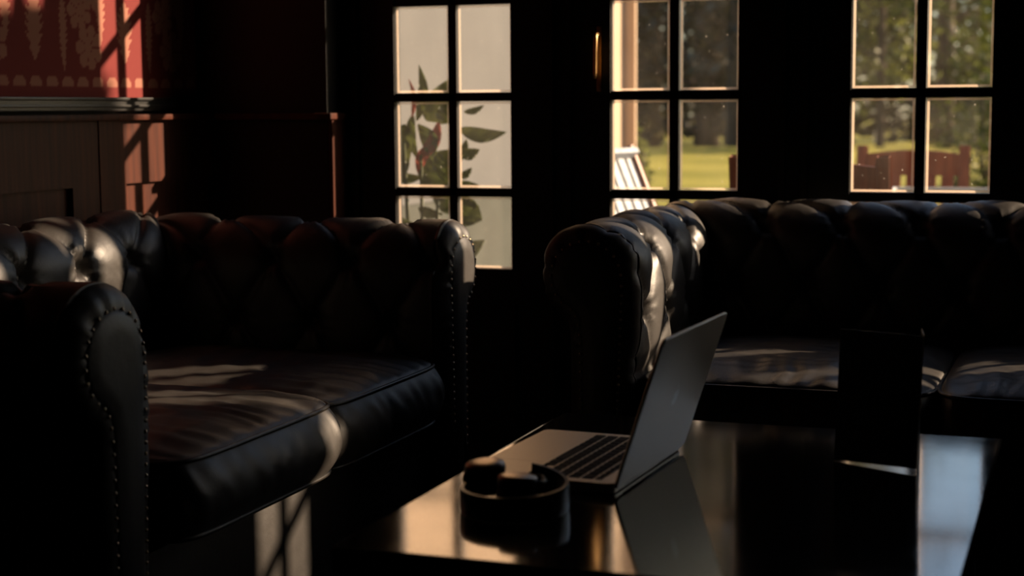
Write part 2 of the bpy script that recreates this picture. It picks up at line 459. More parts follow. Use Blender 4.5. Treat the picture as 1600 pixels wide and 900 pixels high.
button_me = None
def sofa(name, loc, rz, n_seat, cw, depth, H_arm, H_back, label, dub, ub0, dua, ua0, seed, v0=.255):
    """local frame: x along the length, front towards -y, origin on the floor at the centre of the front"""
    root = empty(name, loc, rz); tag(root, label, 'sofa')
    inner = n_seat*cw; hx = inner/2; yin = depth-.198
    # backrest
    fb = lambda s, t, z: Vector((-hx+t, yin+s, z))
    vs, fs, P, A, nu, nv = rolled('backrest', H_back, inner, fb, root, dub, ub0, seed, True, True, v0=v0)
    back = mesh('backrest', vs, fs, 'leather', root)
    def put_buttons(part, Lin, H, frame, du, u0):
        Pp, AA = resample(profile(H, 0), .0065)
        for wi in (0, 1, 2):
            v = v0+.138*wi; j = min(range(len(AA)), key=lambda k: abs(AA[k]-v)); off = .5*(wi % 2)
            a, c = Pp[j-1], Pp[j+1]; d = (c[0]-a[0], c[1]-a[1]); l = math.hypot(*d); nn = (-d[1]/l, d[0]/l)
            k = math.floor(-u0/du)-1
            while True:
                u = u0+(k+off)*du; k += 1
                if u < .03: continue
                if u > Lin-.03: break
                p = frame(Pp[j][0]+nn[0]*-.022, u, Pp[j][1]+nn[1]*-.022)
                q = frame(Pp[j][0], u, Pp[j][1]); dr = (q-p).normalized()
                o = bpy.data.objects.new('button', button_me); o.location = p; o.rotation_euler = dr.to_track_quat('Z', 'Y').to_euler()
                link(o, part)
    global button_me
    if button_me is None:
        b = B(); b.lathe([(.0075, -.004), (.0085, .0), (.0078, .0025), (.0045, .0048), (.001, .0056)], 14)
        t_ = b.build('button', 'leather', None, True); button_me = t_.data; bpy.data.objects.remove(t_)
    put_buttons(back, inner, H_back, fb, dub, ub0)
    # arms
    for sd in (-1, 1):
        yf = .030
        fa = (lambda s, t, z: Vector((-hx-s, yf+t, z))) if sd < 0 else (lambda s, t, z: Vector((hx+s, yf+t, z)))
        L = yin-yf
        vs, fs, P, A, nu, nv = rolled('arm', H_arm, L, fa, root, dua, ua0, seed+3*sd, False, True, v0=v0)
        # front border: the leather turns over the edge in small pleats
        Pc = list(P) + [(.012, .085)]
        ring0 = [vs[j] for j in range(nv)] + [fa(.012, 0, .085)]
        base = [((-v.x-hx) if sd < 0 else (v.x-hx), v.z) for v in ring0]
        n = len(base); prev = list(range(nv)); k0 = len(vs); vs.append(ring0[-1]); prev.append(k0)
        K = 7; rb = .030
        for k in range(1, K+1):
            a = PI/2*k/K
            off = offset_poly(Pc, rb*(1-math.cos(a)))
            cur = []
            for i, (s, z) in enumerate(off):
                bl = (k/K); s0, z0 = offset_poly(Pc, 0)[i] if False else Pc[i]
                ds, dz = base[i][0]-s0, base[i][1]-z0
                wv = .0022*math.sin(i*1.15+noise.noise(Vector((i*.21, seed, sd)))*5)*math.sin(a)*(1 if z > .5 else .25)
                s1 = s+ds*(1-bl); z1 = z+dz*(1-bl)
                yy = -rb*math.sin(a)+wv
                cur.append(len(vs)); vs.append(fa(s1, yy, z1))
            for i in range(n):
                fs.append((prev[i], prev[(i+1) % n], cur[(i+1) % n], cur[i]))
            prev = cur
        arm = mesh('arm', vs, fs, 'leather', root)
        put_buttons(arm, L, H_arm, fa, dua, ua0)
        # facing panel, gently domed
        ins = offset_poly(Pc, rb+.001); cx = sum(p[0] for p in ins)/n
        pv = []; pf = []
        ringsn = 6
        # centre line of the panel at each height
        for k in range(ringsn+1):
            q = offset_poly(Pc, rb+.001+.034*k/ringsn) if k < ringsn else None
            if q is None: break
            for (s, z) in q:
                z = max(z, .10); pv.append(fa(s, -rb-.0015-.006*math.sin(PI/2*k/(ringsn-1)), z))
        for k in range(ringsn-1):
            for i in range(n): pf.append((k*n+i, k*n+(i+1) % n, (k+1)*n+(i+1) % n, (k+1)*n+i))
        pf.append(tuple((ringsn-1)*n+i for i in range(n)))
        # thin welt edge back to the border
        k1 = len(pv)
        for (s, z) in offset_poly(Pc, rb-.004): pv.append(fa(s, -rb+.004, z))
        for i in range(n): pf.append((k1+i, k1+(i+1) % n, (i+1) % n, i))
        mesh('arm_panel', pv, pf, 'leather', root)
        # nailhead trim following the panel outline
        nb = B(); q = offset_poly(Pc, rb-.003); acc = 0; last = q[0]; nxt = 0
        for i in range(1, nv):
            d = math.hypot(q[i][0]-last[0], q[i][1]-last[1]); acc += d; last = q[i]
            if acc >= nxt:
                nxt = acc+.0135
                if q[i][1] < .09: continue
                p = fa(q[i][0], -rb-.001, q[i][1])
                rm = Matrix.Rotation(PI/2, 3, 'X')
                nb.lathe([(.0032, 0), (.0030, .0010), (.0020, .0020), (.0005, .0026)], 10, p, rm)
        nb.build('nailhead_trim', 'nail', root, True)
    # frame under the seat
    b = B(); b.box(-hx-.01, hx+.01, .045, yin+.02, .085, .315, .012); sm(b.build('base', 'leather', root))
    b = B(); b.box(-hx-.138, hx+.138, yin+.10, yin+.137, .085, .45, .008); sm(b.build('back_rail', 'leather', root))
    for fx in (-hx-.07, hx+.07):
        for fy in (.06, yin+.08):
            f = B(); f.lathe([(.020, 0), (.030, .012), (.033, .035), (.024, .060), (.030, .090)], 18, (fx, fy, 0)); f.build('foot', 'black_wood', root, True)
    # seat cushions
    for i in range(n_seat):
        cx = -hx+cw*(i+.5); cd = yin-.006
        make_cushion(root, cx, cw-.004, (-.030 if (n_seat == 2 and i == 0) else .004), cd, .325, .118, seed*10+i, dz=(.016 if (name == 'chesterfield_sofa' and i == 0 and n_seat == 2) else 0))
    return root

def make_cushion(root, cx, cw, y0, y1, zb, th, seed, dz=0):
    NX, NY, NZ = 84, 84, 16
    hw = cw/2; hd = (y1-y0)/2; cy = (y0+y1)/2
    idx = {}; vs = []; fs = []
    def shape(a, c, e):
        # a,c,e in -1..1 (width, depth, height)
        R = .16
        # superelliptic plan corners
        x, y = a, c
        k = 1 - .085*(abs(a)**7)*(abs(c)**7)
        side = max(abs(a), abs(c))
        bul = .022*(1-e*e)
        X = x*hw*k; Y = y*hd*k
        if abs(c) >= abs(a)*.999 or abs(c) > .999: pass
        fx = abs(a)**10; fy = abs(c)**10
        X += math.copysign(bul*.35*fx, a); Y += math.copysign(bul*fy*(1.25 if c < 0 else .2), c)
        crown = (1-abs(a)**4.5)*(1-abs(c)**4.5)
        Z = e*th/2 + (e if e > 0 else e*.35)*.030*max(0, crown)**.6
        n1 = noise.noise(Vector((x*2.2+seed, y*2.0, seed*1.7)))
        n2 = noise.noise(Vector((x*7+seed, y*1.6+seed, 4.1+n1)))
        front = max(0, -c)
        if e > .9:
            Z += .005*n1*crown
            dist = (1+c)*hd
            Z += .0075*n2*crown**.3*math.exp(-dist/.20)*(.35+min(1, dist/.03)*.65)
            Z += .0030*math.sin(x*34+n1*7+y*3)*math.exp(-dist/.14)*min(1, dist/.02)*crown**.3
            Z += .0035*noise.noise(Vector((x*3+y*5, y*9-x*2, seed)))*crown
        elif fy > .5 and c < 0:
            Y += .004*noise.noise(Vector((x*9+seed+e*1.2, e*1.0, 8.8)))*(1-e*e)
            Y += .003*math.sin(x*30+n1*6+e*1.5)*max(0, e)*(1-e*e)
        return Vector((cx+X, cy+Y, zb+th/2+Z+dz*(1-.0)))
    def vid(i, j, k):
        key = (i, j, k)
        if key not in idx:
            def wr(t): # concentrate near the edges
                return math.sin(t*PI/2)*.35+t*.65
            a = wr(-1+2*i/NX); c = wr(-1+2*j/NY); e = -1+2*k/NZ
            idx[key] = len(vs); vs.append(shape(a, c, e))
        return idx[key]
    for i in range(NX):
        for j in range(NY):
            fs.append((vid(i, j, NZ), vid(i+1, j, NZ), vid(i+1, j+1, NZ), vid(i, j+1, NZ)))
            fs.append((vid(i, j, 0), vid(i, j+1, 0), vid(i+1, j+1, 0), vid(i+1, j, 0)))
    for k in range(NZ):
        for i in range(NX):
            fs.append((vid(i, 0, k), vid(i+1, 0, k), vid(i+1, 0, k+1), vid(i, 0, k+1)))
            fs.append((vid(i, NY, k), vid(i, NY, k+1), vid(i+1, NY, k+1), vid(i+1, NY, k)))
        for j in range(NY):
            fs.append((vid(0, j, k), vid(0, j, k+1), vid(0, j+1, k+1), vid(0, j+1, k)))
            fs.append((vid(NX, j, k), vid(NX, j+1, k), vid(NX, j+1, k+1), vid(NX, j, k+1)))
    cu = mesh('seat_cushion', vs, fs, 'leather', root)
    for k in (0, NZ):
        loop = [(i, 0) for i in range(NX)]+[(NX, j) for j in range(NY)]+[(NX-i, NY) for i in range(NX)]+[(0, NY-j) for j in range(NY)]
        pts = [vs[vid(i, j, k)] for i, j in loop]
        c0 = Vector((cx, cy, 0))
        b = B(); b.tube([p+(Vector((p.x-cx, p.y-cy, 0)).normalized()*.002) for p in pts], .0042, 8, closed=True)
        b.build('piping', 'piping', cu, True)

sofa('chesterfield_sofa', (-1.275, 2.56, 0), PI/2, 2, .56, .87, .738, .752,
     'black leather two seat tufted sofa with its back to the panelled wall', .190, .134, .185, .10, 1, .220)
sofa('chesterfield_sofa', (.017, 3.0, 0), 0, 3, .565, .83, .752, .762,
     'black leather tufted sofa standing under the windows behind the coffee table', .169, .054, .170, .053, 5, .272)

# ------------------------------------------------------------------ coffee table
TZ = .48
ct = empty('coffee_table', (-.4625, 2.05, 0)); tag(ct, 'low black polished coffee table carrying the laptop and the folded card', 'coffee table')
b = B(); b.box(-.345, .345, -.430, .430, TZ-.032, TZ, .004); b.build('tabletop', 'table', ct)
b = B(); b.box(-.30, .30, -.385, -.365, TZ-.11, TZ-.032); b.box(-.30, .30, .365, .385, TZ-.11, TZ-.032)
b.box(-.30, -.28, -.385, .385, TZ-.11, TZ-.032); b.box(.28, .30, -.385, .385, TZ-.11, TZ-.032); b.build('apron', 'black_wood', ct)
for sx in (-1, 1):
    for sy in (-1, 1):
        b = B(); x, y = sx*.285, sy*.37; b.box(x-.028, x+.028, y-.028, y+.028, 0, TZ-.031, .004); b.build('leg', 'black_wood', ct)

# ------------------------------------------------------------------ laptop
lp = empty('laptop', (-.5701, 1.9535, TZ), 0); tag(lp, 'silver laptop standing open on the coffee table', 'laptop')
la = -.0502; lp.rotation_euler = (0, 0, la)      # local y along the hinge, local -x towards the palm rest
LW, LD = .3041, .2124
def rrect(x0, x1, y0, y1, r, n=6):
    P = []
    for (cx, cy, a0) in ((x1-r, y1-r, 0), (x0+r, y1-r, 90), (x0+r, y0+r, 180), (x1-r, y0+r, 270)):
        for k in range(n+1):
            t = math.radians(a0+90*k/n); P.append((cx+r*math.cos(t), cy+r*math.sin(t)))
    return P
def slab(P, z0, z1, bev=.001):
    b = B(); n = len(P); vs = []
    cx = sum(p[0] for p in P)/n; cy = sum(p[1] for p in P)/n
    def ring(ins, z):
        for (x, y) in P:
            d = math.hypot(x-cx, y-cy); f = 1-ins/d; vs.append((cx+(x-cx)*f, cy+(y-cy)*f, z))
    ring(bev*2, z0); ring(0, z0+bev*1.5); ring(0, z1-bev); ring(bev, z1)
    fs = [tuple(range(n-1, -1, -1)), tuple(3*n+i for i in range(n))]
    for k in range(3):
        for i in range(n): fs.append((k*n+i, k*n+(i+1) % n, (k+1)*n+(i+1) % n, (k+1)*n+i))
    b.add(vs, fs); return b
base = sm(slab(rrect(-LD, 0, 0, LW, .012), .0012, .0150).build('base', 'alu', lp))
for fx, fy in ((-.195, .02), (-.195, LW-.02), (-.02, .02), (-.02, LW-.02)):
    b = B(); b.lathe([(.006, 0), (.006, .0016)], 14, (fx, fy, 0)); b.build('rubber_foot', 'hp_black', base)
slab(rrect(-.205, -.131, .092, .212, .004), .0145, .01515, .0003).build('trackpad', 'alu', base)
slab(rrect(-.1245, -.0185, .0165, .2875, .003), .0146, .01510, .0002).build('keyboard_well', 'alu', base)
KP = .01868; key_cache = {}
def key(xc, yc, kw, kh):
    kk = (round(kw, 4), round(kh, 4))
    if kk not in key_cache:
        o = slab(rrect(-kh/2, kh/2, -kw/2, kw/2, .0015, 3), 0, .0012, .0003).build('key', 'key', base); key_cache[kk] = o.data
    else: o = link(bpy.data.objects.new('key', key_cache[kk]), base)
    o.location = (xc, yc, .0149)
rows = [[1.035]*14, [1]*13+[1.5], [1.5]+[1]*13, [1.75]+[1]*11+[1.75], [2.25]+[1]*10+[2.25], [1, 1, 1, 1.25, 5, 1.25, 1, 1, 1, 1]]
xh = -.0200
for ri, row in enumerate(rows):
    rh = .0125 if ri == 0 else .01868
    y = .2865                                      # the user's left is the far side
    for ki, wk in enumerate(row):
        wd = wk*KP
        if ri == 5 and ki in (7, 9): key(xh-rh*.75, y-wd/2, wd-.0028, rh/2-.0014)
        elif ri == 5 and ki == 8: key(xh-rh*.25, y-wd/2, wd-.0028, rh/2-.002); key(xh-rh*.75, y-wd/2, wd-.0028, rh/2-.002)
        else: key(xh-rh/2, y-wd/2, wd-.0036, rh-.0036)
        y -= wd
    xh -= rh
# lid: leans back from the hinge, outer face towards +x
lid_ang = 1.8877
ld = Vector((-math.cos(lid_ang), 0, math.sin(lid_ang))); ln = Vector((math.sin(lid_ang), 0, math.cos(lid_ang)))
LM = Matrix(((ld.x, 0, ln.x, .004), (0, 1, 0, 0), (ld.z, 0, ln.z, .0065), (0, 0, 0, 1)))   # local: x up the lid, y along the hinge, z outward
lb = slab(rrect(0, .2085, 0, LW, .011), -.0048, 0, .0008); lid = sm(lb.build('lid', 'alu', lp)); lid.matrix_local = LM
lid.name = 'lid'
s_ = slab(rrect(.008, .203, .006, LW-.006, .006), -.0052, -.0046, .0001).build('screen', 'screen', lid)
b = B(); b.tube([(.0, .04, .0095), (.0, LW-.04, .0095)], .0048, 12); b.build('hinge', 'alu_dark', lp, True)
# fruit shaped emblem in mirror finish, upright when the lid is open
ev = []; pts = []
for k in range(48):
    t = 2*PI*k/48; X = math.sin(t); Y = -math.cos(t)
    rx = .0125*(1+.06*math.cos(2*t)); ry = .0128
    y = Y*ry; x = X*rx
    if Y > .55: y -= .0030*math.exp(-(X/.28)**2)
    if Y < -.6: y += .0020*math.exp(-(X/.22)**2)
    x *= 1-.10*max(0, -Y)
    d = math.hypot(x-.0150, y-.0010)                 # bite
    if d < .0062: v = Vector((x-.0150, y-.0010)).normalized()*.0062; x, y = .0150+v.x, .0010+v.y
    pts.append((x, y))
eb = B()
C0 = (.104, LW/2)
ring = [(C0[0]+y, C0[1]-x*-1*-1, .0002) for (x, y) in pts]
eb.add(ring+[(C0[0], C0[1], .0002)]+[(p[0], p[1], -.0002) for p in ring], [(i, (i+1) % 48, 48) for i in range(48)]+[(i, 49+i, 49+(i+1) % 48, (i+1) % 48) for i in range(48)])
lf = []
for k in range(16):
    t = 2*PI*k/16; a = math.cos(t)*.0045; c = math.sin(t)*.0019
    lf.append((C0[0]+.0172+a*.8+c*.3, C0[1]-.0022-a*.55+c*.8, .0002))
eb.add(lf+[(p[0], p[1], -.0002) for p in lf], [tuple(range(16))]+[(i, 16+i, 16+(i+1) % 16, (i+1) % 16) for i in range(16)])
eb.build('emblem', 'emblem', lid)

# ------------------------------------------------------------------ headphones
hp = empty('headphones', (-.665, 1.845, TZ)); tag(hp, 'black headphones lying on the coffee table beside the laptop', 'headphones')
def hring(deg, R=.064): 
    t = math.radians(deg); return Vector((R*math.cos(t)*1.02, R*math.sin(t)*1.05, 0))
def band(name, a0, a1, Rr, th, zlo, zhi, mat, n=56, parent=None, tip=False):
    b = B(); vs = []; ks = 8
    for i in range(n+1):
        f = i/n; p = hring(a0+(a1-a0)*f, Rr); nn = p.normalized()
        lo, hi = zlo(f), zhi(f)
        for k in range(ks):
            t = 2*PI*k/ks+PI/8
            x = math.copysign(abs(math.cos(t))**.5, math.cos(t))*th/2; z = math.copysign(abs(math.sin(t))**.5, math.sin(t))
            vs.append(p+nn*x+Vector((0, 0, (lo+hi)/2+z*(hi-lo)/2)))
    fs = [(i*ks+k, i*ks+(k+1) % ks, (i+1)*ks+(k+1) % ks, (i+1)*ks+k) for i in range(n) for k in range(ks)]
    fs += [tuple(range(ks-1, -1, -1)), tuple(n*ks+k for k in range(ks))]
    b.add(vs, fs); return sm(b.build(name, mat, parent), 60)
hb = band('headband', 178, 450, .0635, .007, lambda f: .0, lambda f: .031+.015*f**3, 'hp_black', parent=hp)
band('band_padding', 215, 330, .0590, .006, lambda f: .004+.004*abs(2*f-1)**3, lambda f: .027-.004*abs(2*f-1)**3, 'foam', parent=hb)
for (cx, cy, zt, r, tx, ty) in ((-.052, .033, .050, .0265, .06, -.05), (.009, -.014, .047, .0255, -.04, .04)):
    cup = empty('x'); bpy.data.objects.remove(cup)
    rm = Matrix.Rotation(tx, 3, 'X') @ Matrix.Rotation(ty, 3, 'Y')
    b = B(); b.lathe([(r*.80, -.012), (r*.96, -.010), (r, -.004), (r*.97, .001)], 36, (0, 0, 0)); 
    cup = b.build('earcup', 'hp_black', hp, True); cup.location = (cx, cy, zt-.004); cup.rotation_euler = (tx, ty, 0)
    b = B(); b.lathe([(r*.97, .0005), (r*.93, .0032), (r*.75, .0052), (r*.4, .0062), (r*.02, .0064)], 36); b.build('earcup_cap', 'hp_cap', cup, True)
    b = B(); b.lathe([(r*.55, -.034), (r*.82, -.0345), (r*.98, -.030), (r*1.03, -.022), (r*.98, -.014), (r*.82, -.0115), (r*.5, -.0115)], 36); b.build('ear_cushion', 'foam', cup, True)
b = B(); b.tube([(-.0668, .004, .022), (-.074, .018, .030), (-.078, .034, .036), (-.072, .052, .040), (-.056, .061, .040), (-.052, .058, .040)], .0032, 10); b.build('yoke', 'hp_black', hp, True)
b = B(); b.tube([(.0, .0695, .030), (.018, .052, .033), (.036, .012, .036), (.037, -.006, .038), (.034, -.014, .040)], .0030, 10); b.build('yoke', 'hp_black', hp, True)
for z in (.036, .018):
    b = B(); b.lathe([(.0038, -.002), (.0042, 0), (.0030, .003), (.0004, .0042)], 14, (.0375, -.004, z+.002)); b.build('hinge_pin', 'emblem', hp, True)

# ------------------------------------------------------------------ folded card
cd = empty('folded_card', (-.333, 2.25, TZ)); tag(cd, 'tall dark folded card standing upright near the far edge of the coffee table', 'card')
P0 = Vector((0, 0, 0)); P1 = Vector((.1165, -.042, 0))
up1 = Vector((.004, .018, .185))
def sheet(name, a, c, d, e, th, parent, mats=('card', 'card_edge')):
    a, c, d, e = map(Vector, (a, c, d, e)); n = (c-a).cross(e-a).normalized()*th/2
    b = B(); b.cur = 0; b.add([a+n, c+n, d+n, e+n], [(0, 1, 2, 3)]); b.add([a-n, c-n, d-n, e-n], [(3, 2, 1, 0)])
    b.cur = 1
    q = [a, c, d, e]
    for i in range(4):
        j = (i+1) % 4; b.add([q[i]+n, q[j]+n, q[j]-n, q[i]-n], [(0, 1, 2, 3)])
    return b.build(name, list(mats), parent)
z1_ = Vector((0, 0, .0015))
sheet('front_panel', P0+z1_, P1+Vector((0, 0, .0052)), P1+up1, P0+up1, .0020, cd)
back_off = Vector((-.004, .080, 0))
sheet('side_panel', P1+z1_+Vector((.0012, .001, 0)), P1+back_off+z1_, P1+back_off+Vector((0, .0, .187)), P1+up1+Vector((.0012, .001, .001)), .0013, cd)

# ------------------------------------------------------------------ outdoors
GZ = -.10
b = B(); b.box(-4.5, 9, WY+.10, 9.2, GZ-.1, GZ); struct('terrace', b, 'stone')
vs = []; fs = []; NXg, NYg = 90, 70
for i in range(NXg+1):
    for j in range(NYg+1):
        x = -45+85*i/NXg; y = 9.0+111*(j/NYg)**1.6
        z = GZ-.02+.28*math.exp(-((y-31)/7)**2)*math.exp(-((x+6)/10)**2)+.05*noise.noise(Vector((x*.2, y*.2, 0)))
        if y < 10: z = GZ-.01
        vs.append((x, y, z))
fs = [(i*(NYg+1)+j, (i+1)*(NYg+1)+j, (i+1)*(NYg+1)+j+1, i*(NYg+1)+j+1) for i in range(NXg) for j in range(NYg)]
lw = mesh('lawn', vs, fs, 'grass'); lw['kind'] = 'structure'
# white rendered wing at the left end of the terrace, shade and sun coloured in
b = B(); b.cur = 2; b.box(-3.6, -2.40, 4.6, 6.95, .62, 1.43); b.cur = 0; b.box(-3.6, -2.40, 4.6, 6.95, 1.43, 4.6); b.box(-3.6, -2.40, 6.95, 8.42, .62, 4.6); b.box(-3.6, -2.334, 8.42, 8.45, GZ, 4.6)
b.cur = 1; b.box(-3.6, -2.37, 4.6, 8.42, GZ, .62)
o = b.build('house_wing', ['render', 'render_grey', 'render_shaded']); o['kind'] = 'structure'

# garden chair: local origin on the ground under the seat, facing -y
def garden_chair(loc, rz, label, Hc=.92, Wc=.48):
    root = empty('garden_chair', loc, rz); tag(root, label, 'chair')
    hw = Wc/2
    for sx in (-1, 1):
        b = B(); b.obox((sx*(hw-.018), .22, 0), (sx*(hw-.018), .24, .44), .036, .036, bev=.004); b.obox((sx*(hw-.018), .24, .44), (sx*(hw-.018), .33, Hc), .036, .032, Vector((0, 1, 0)), bev=.005); b.build('back_post', 'teak', root)
        b = B(); b.box(sx*(hw-.018)-.018, sx*(hw-.018)+.018, -.24, -.204, 0, .62, .003); b.build('leg', 'teak', root)
        b = B(); b.box(sx*(hw-.018)-.028, sx*(hw-.018)+.028, -.27, .26, .62, .642, .005); b.build('armrest', 'teak', root)
    # curved crest rail
    b = B(); n = 12
    for i in range(n):
        x0 = -hw+.03+(Wc-.06)*i/n; x1 = -hw+.03+(Wc-.06)*(i+1)/n; xm = (x0+x1)/2/hw
        zt = Hc-.035+.022*(1-xm*xm); vs_ = []
        for (x, k) in ((x0, 0), (x1, 1)):
            xx = x/hw; zt = Hc-.035+.022*(1-xx*xx); zb = Hc-.125
            y_ = .318; vs_ += [(x, y_-.012-.0, zb), (x, y_+.012, zb), (x, y_+.014, zt), (x, y_-.010, zt)]
        b.add(vs_, [(0, 4, 7, 3), (1, 2, 6, 5), (3, 7, 6, 2), (0, 1, 5, 4), (0, 3, 2, 1), (4, 5, 6, 7)])
    b.build('crest_rail', 'teak', root)
    b = B(); b.box(-hw+.03, hw-.03, .25, .272, .50, .55, .003); b.build('lower_rail', 'teak', root)
    for i in range(5):
        x = -.152+.076*i
        b = B(); b.obox((x, .262, .55), (x, .312, Hc-.12), .052, .012, Vector((0, 1, 0))); b.build('back_slat', 'teak', root)
    b = B()
    for i in range(6): b.box(-hw+.02, hw-.02, -.24+.078*i, -.24+.078*i+.066, .42, .44, .003)
    b.box(-hw+.03, hw-.03, -.235, -.215, .36, .42); b.build('seat', 'teak', root)
    return root
# back faces: chair turned with its back to the house or facing it
garden_chair((-.817, 5.25, GZ), PI+.0, 'reddish wooden garden chair with its back to the windows, nearest the glass')
garden_chair((-.764, 7.05, GZ), .0, 'reddish wooden garden chair on the far side of the garden table, facing the windows', .89)
garden_chair((-.195, 7.08, GZ), -.02, 'reddish wooden garden chair at the right end of the garden table', .89)
gt = empty('garden_table', (-.25, 6.35, GZ)); tag(gt, 'glass topped garden table with white rim between the wooden chairs', 'table')
b = B(); b.box(-.50, .50, -.30, .30, .735, .742, .002); b.build('glass_top', 'clear', gt)
b = B(); b.box(-.52, .52, -.32, -.30, .722, .748, .004); b.box(-.52, .52, .30, .32, .722, .748, .004); b.box(-.52, -.50, -.30, .30, .722, .748, .004); b.box(.50, .52, -.30, .30, .722, .748, .004); b.build('rim', 'white_metal', gt)
for sx in (-1, 1):
    for sy in (-1, 1):
        b = B(); b.tube([(sx*.50, sy*.30, 0), (sx*.49, sy*.29, .722)], .014, 10); b.build('leg', 'white_metal', gt, True)
# pale slatted lounger leaning by the wing
dc = empty('slatted_lounger', (-1.38, 5.08, GZ), .9); dc.rotation_euler.z = 1.25; dc.location = (-1.24, 5.22, GZ); tag(dc, 'pale slatted garden lounger with reclined back beside the white wing', 'garden lounger')
b = B()
for i in range(9): b.obox((-.22+.055*i, .19, .40), (-.22+.055*i, .42, .90), .036, .012, Vector((0, 1, 0)))
b.build('back_slats', 'white_slat', dc)
b = B(); b.obox((-.235, .42, .90), (.235, .42, .90), .09, .020, Vector((0, .55, .8))); b.build('head_rail', 'white_slat', dc)
for sx in (-1, 1):
    b = B(); b.obox((sx*.25, .18, .37), (sx*.25, .44, .93), .022, .045, Vector((0, 1, 0)), bev=.003); b.build('back_frame', 'teak', dc)
    b = B(); b.box(sx*.25-.015, sx*.25+.015, -.85, .20, .33, .38, .003); b.build('side_rail', 'teak', dc)
    for y in (-.80, .12):
        b = B(); b.box(sx*.25-.02, sx*.25+.02, y, y+.04, 0, .34, .003); b.build('leg', 'teak', dc)
b = B()
for i in range(14): b.box(-.235, .235, -.84+.07*i, -.84+.07*i+.05, .375, .39)
b.build('seat_slats', 'white_slat', dc)

# potted plant with broad leaves outside window 1
pp = empty('potted_plant', (-1.86, 4.42, GZ)); tag(pp, 'broad leaved plant with green and reddish leaves in a pot outside the leftmost window', 'plant')
b = B(); b.lathe([(.13, 0), (.15, .03), (.19, .34), (.205, .36), (.205, .40), (.18, .40), (.175, .36)], 28); b.build('pot', 'pot', pp, True)
b = B(); b.lathe([(.176, .35), (.17, .365), (.02, .372)], 20); b.build('soil', 'soil', pp, True)
def leaf(o, az, el, L, wd, bend, mat, roll=0):
    """broad leaf starting at o, pointing az/el, drooping by bend"""
    n = 14; m_ = 6; vs = []; p = Vector(o); e = el
    d0 = Vector((math.cos(az), math.sin(az), 0)); side = Vector((-math.sin(az), math.cos(az), 0))
    side = Matrix.Rotation(roll, 3, d0) @ side
    for i in range(n+1):
        t = i/n; d = d0*math.cos(e)+Vector((0, 0, math.sin(e)))
        nn = d.cross(side).normalized()
        wv = wd*math.sin(PI*min(1, t**.75*.98+.02))**.8
        for k in range(-m_//2, m_//2+1):
            f = k/(m_/2); vs.append(p+side*(wv*f)+nn*(-.25*wd*f*f+.010*math.sin(t*22+f*3)*abs(f))*-1)
        p = p+d*(L/n); e -= bend/n
    W = m_+1
    return vs, [(i*W+k, i*W+k+1, (i+1)*W+k+1, (i+1)*W+k) for i in range(n) for k in range(m_)]
SR = Vector((math.cos(yaw), math.sin(yaw), 0))            # the bed runs parallel to the view of the doors
def facing_leaf(r0, z0, r1, z1, hw, mat, depth=0, fold=.25, wave=.006):
    """broad leaf whose blade is roughly parallel to the house front: from (r0, z0) to (r1, z1)"""
    n = 16; vs = []; a = SR*r0+Vector((0, 0, z0)); c = SR*r1+Vector((0, 0, z1)); dn = SR.cross(Vector((0, 0, 1)))
    d = (c-a); L = d.length; d.normalize(); sd = d.cross(dn).normalized()
    for i in range(n+1):
        t = i/n; p = a+d*(L*t)+sd*(.10*L*math.sin(PI*t))+dn*(-depth-.18*L*t*t)
        wv = hw*math.sin(PI*min(1, t**.8*.985+.015))**.85
        for k in range(-3, 4):
            f = k/3; vs.append(p+sd*(wv*f)+dn*(fold*wv*f*f+wave*math.sin(t*20+f*4)*abs(f)))
    return mesh('leaf', vs, [(i*7+k, i*7+k+1, (i+1)*7+k+1, (i+1)*7+k) for i in range(n) for k in range(6)], mat, pp)
rnd = random.Random(21)
for (r, z) in ((-.07, .98), (-.02, .94), (.03, .86), (.08, .80), (-.10, .80)):
    b = B(); b.tube([SR*(r*.5)+Vector((0, 0, .36)), SR*(r*.8)+Vector((0, 0, .6)), SR*r+Vector((0, 0, z))], [.010, .008, .005], 8); b.build('stem', 'canna', pp, True)
LF = [(-.028, 1.04, -.022, 1.205, .016, 'canna'), (-.046, 1.05, -.056, 1.165, .008, 'canna_red'), (-.010, 1.05, .0, 1.12, .007, 'canna'), (-.002, 1.04, .075, 1.165, .050, 'canna'), (.045, 1.03, .060, 1.10, .03, 'canna'),
      (-.07, 1.03, -.075, .86, .040, 'canna'), (-.045, 1.06, -.03, .92, .016, 'canna'), (-.02, .93, .035, 1.045, .020, 'canna_red'), (.01, .97, -.03, .88, .018, 'canna_red'),
      (.095, 1.015, .235, 1.005, .022, 'canna'), (.11, 1.065, .17, 1.085, .010, 'canna'), (.095, .94, .155, .955, .018, 'canna'), (.095, .94, .115, .985, .012, 'canna'),
      (.095, .86, .155, .85, .014, 'canna'), (.09, .87, .13, .90, .012, 'canna'), (.085, .80, .160, .745, .045, 'canna'), (.0, .90, .055, .80, .030, 'canna'), (.035, .95, .055, .86, .018, 'canna')]
for (a_, c_, d_, e_, h_, mm) in LF: facing_leaf(a_, c_, d_, e_, h_, mm, rnd.uniform(-.06, .06))
for k in range(30):
    r = rnd.uniform(-.13, .07); z = rnd.uniform(.58, .95); t = rnd.uniform(0, 2*PI); L = rnd.uniform(.07, .15)
    facing_leaf(r, z, r+L*math.cos(t), z+L*math.sin(t)*.8, L*rnd.uniform(.14, .26), 'canna', rnd.uniform(-.12, .10))
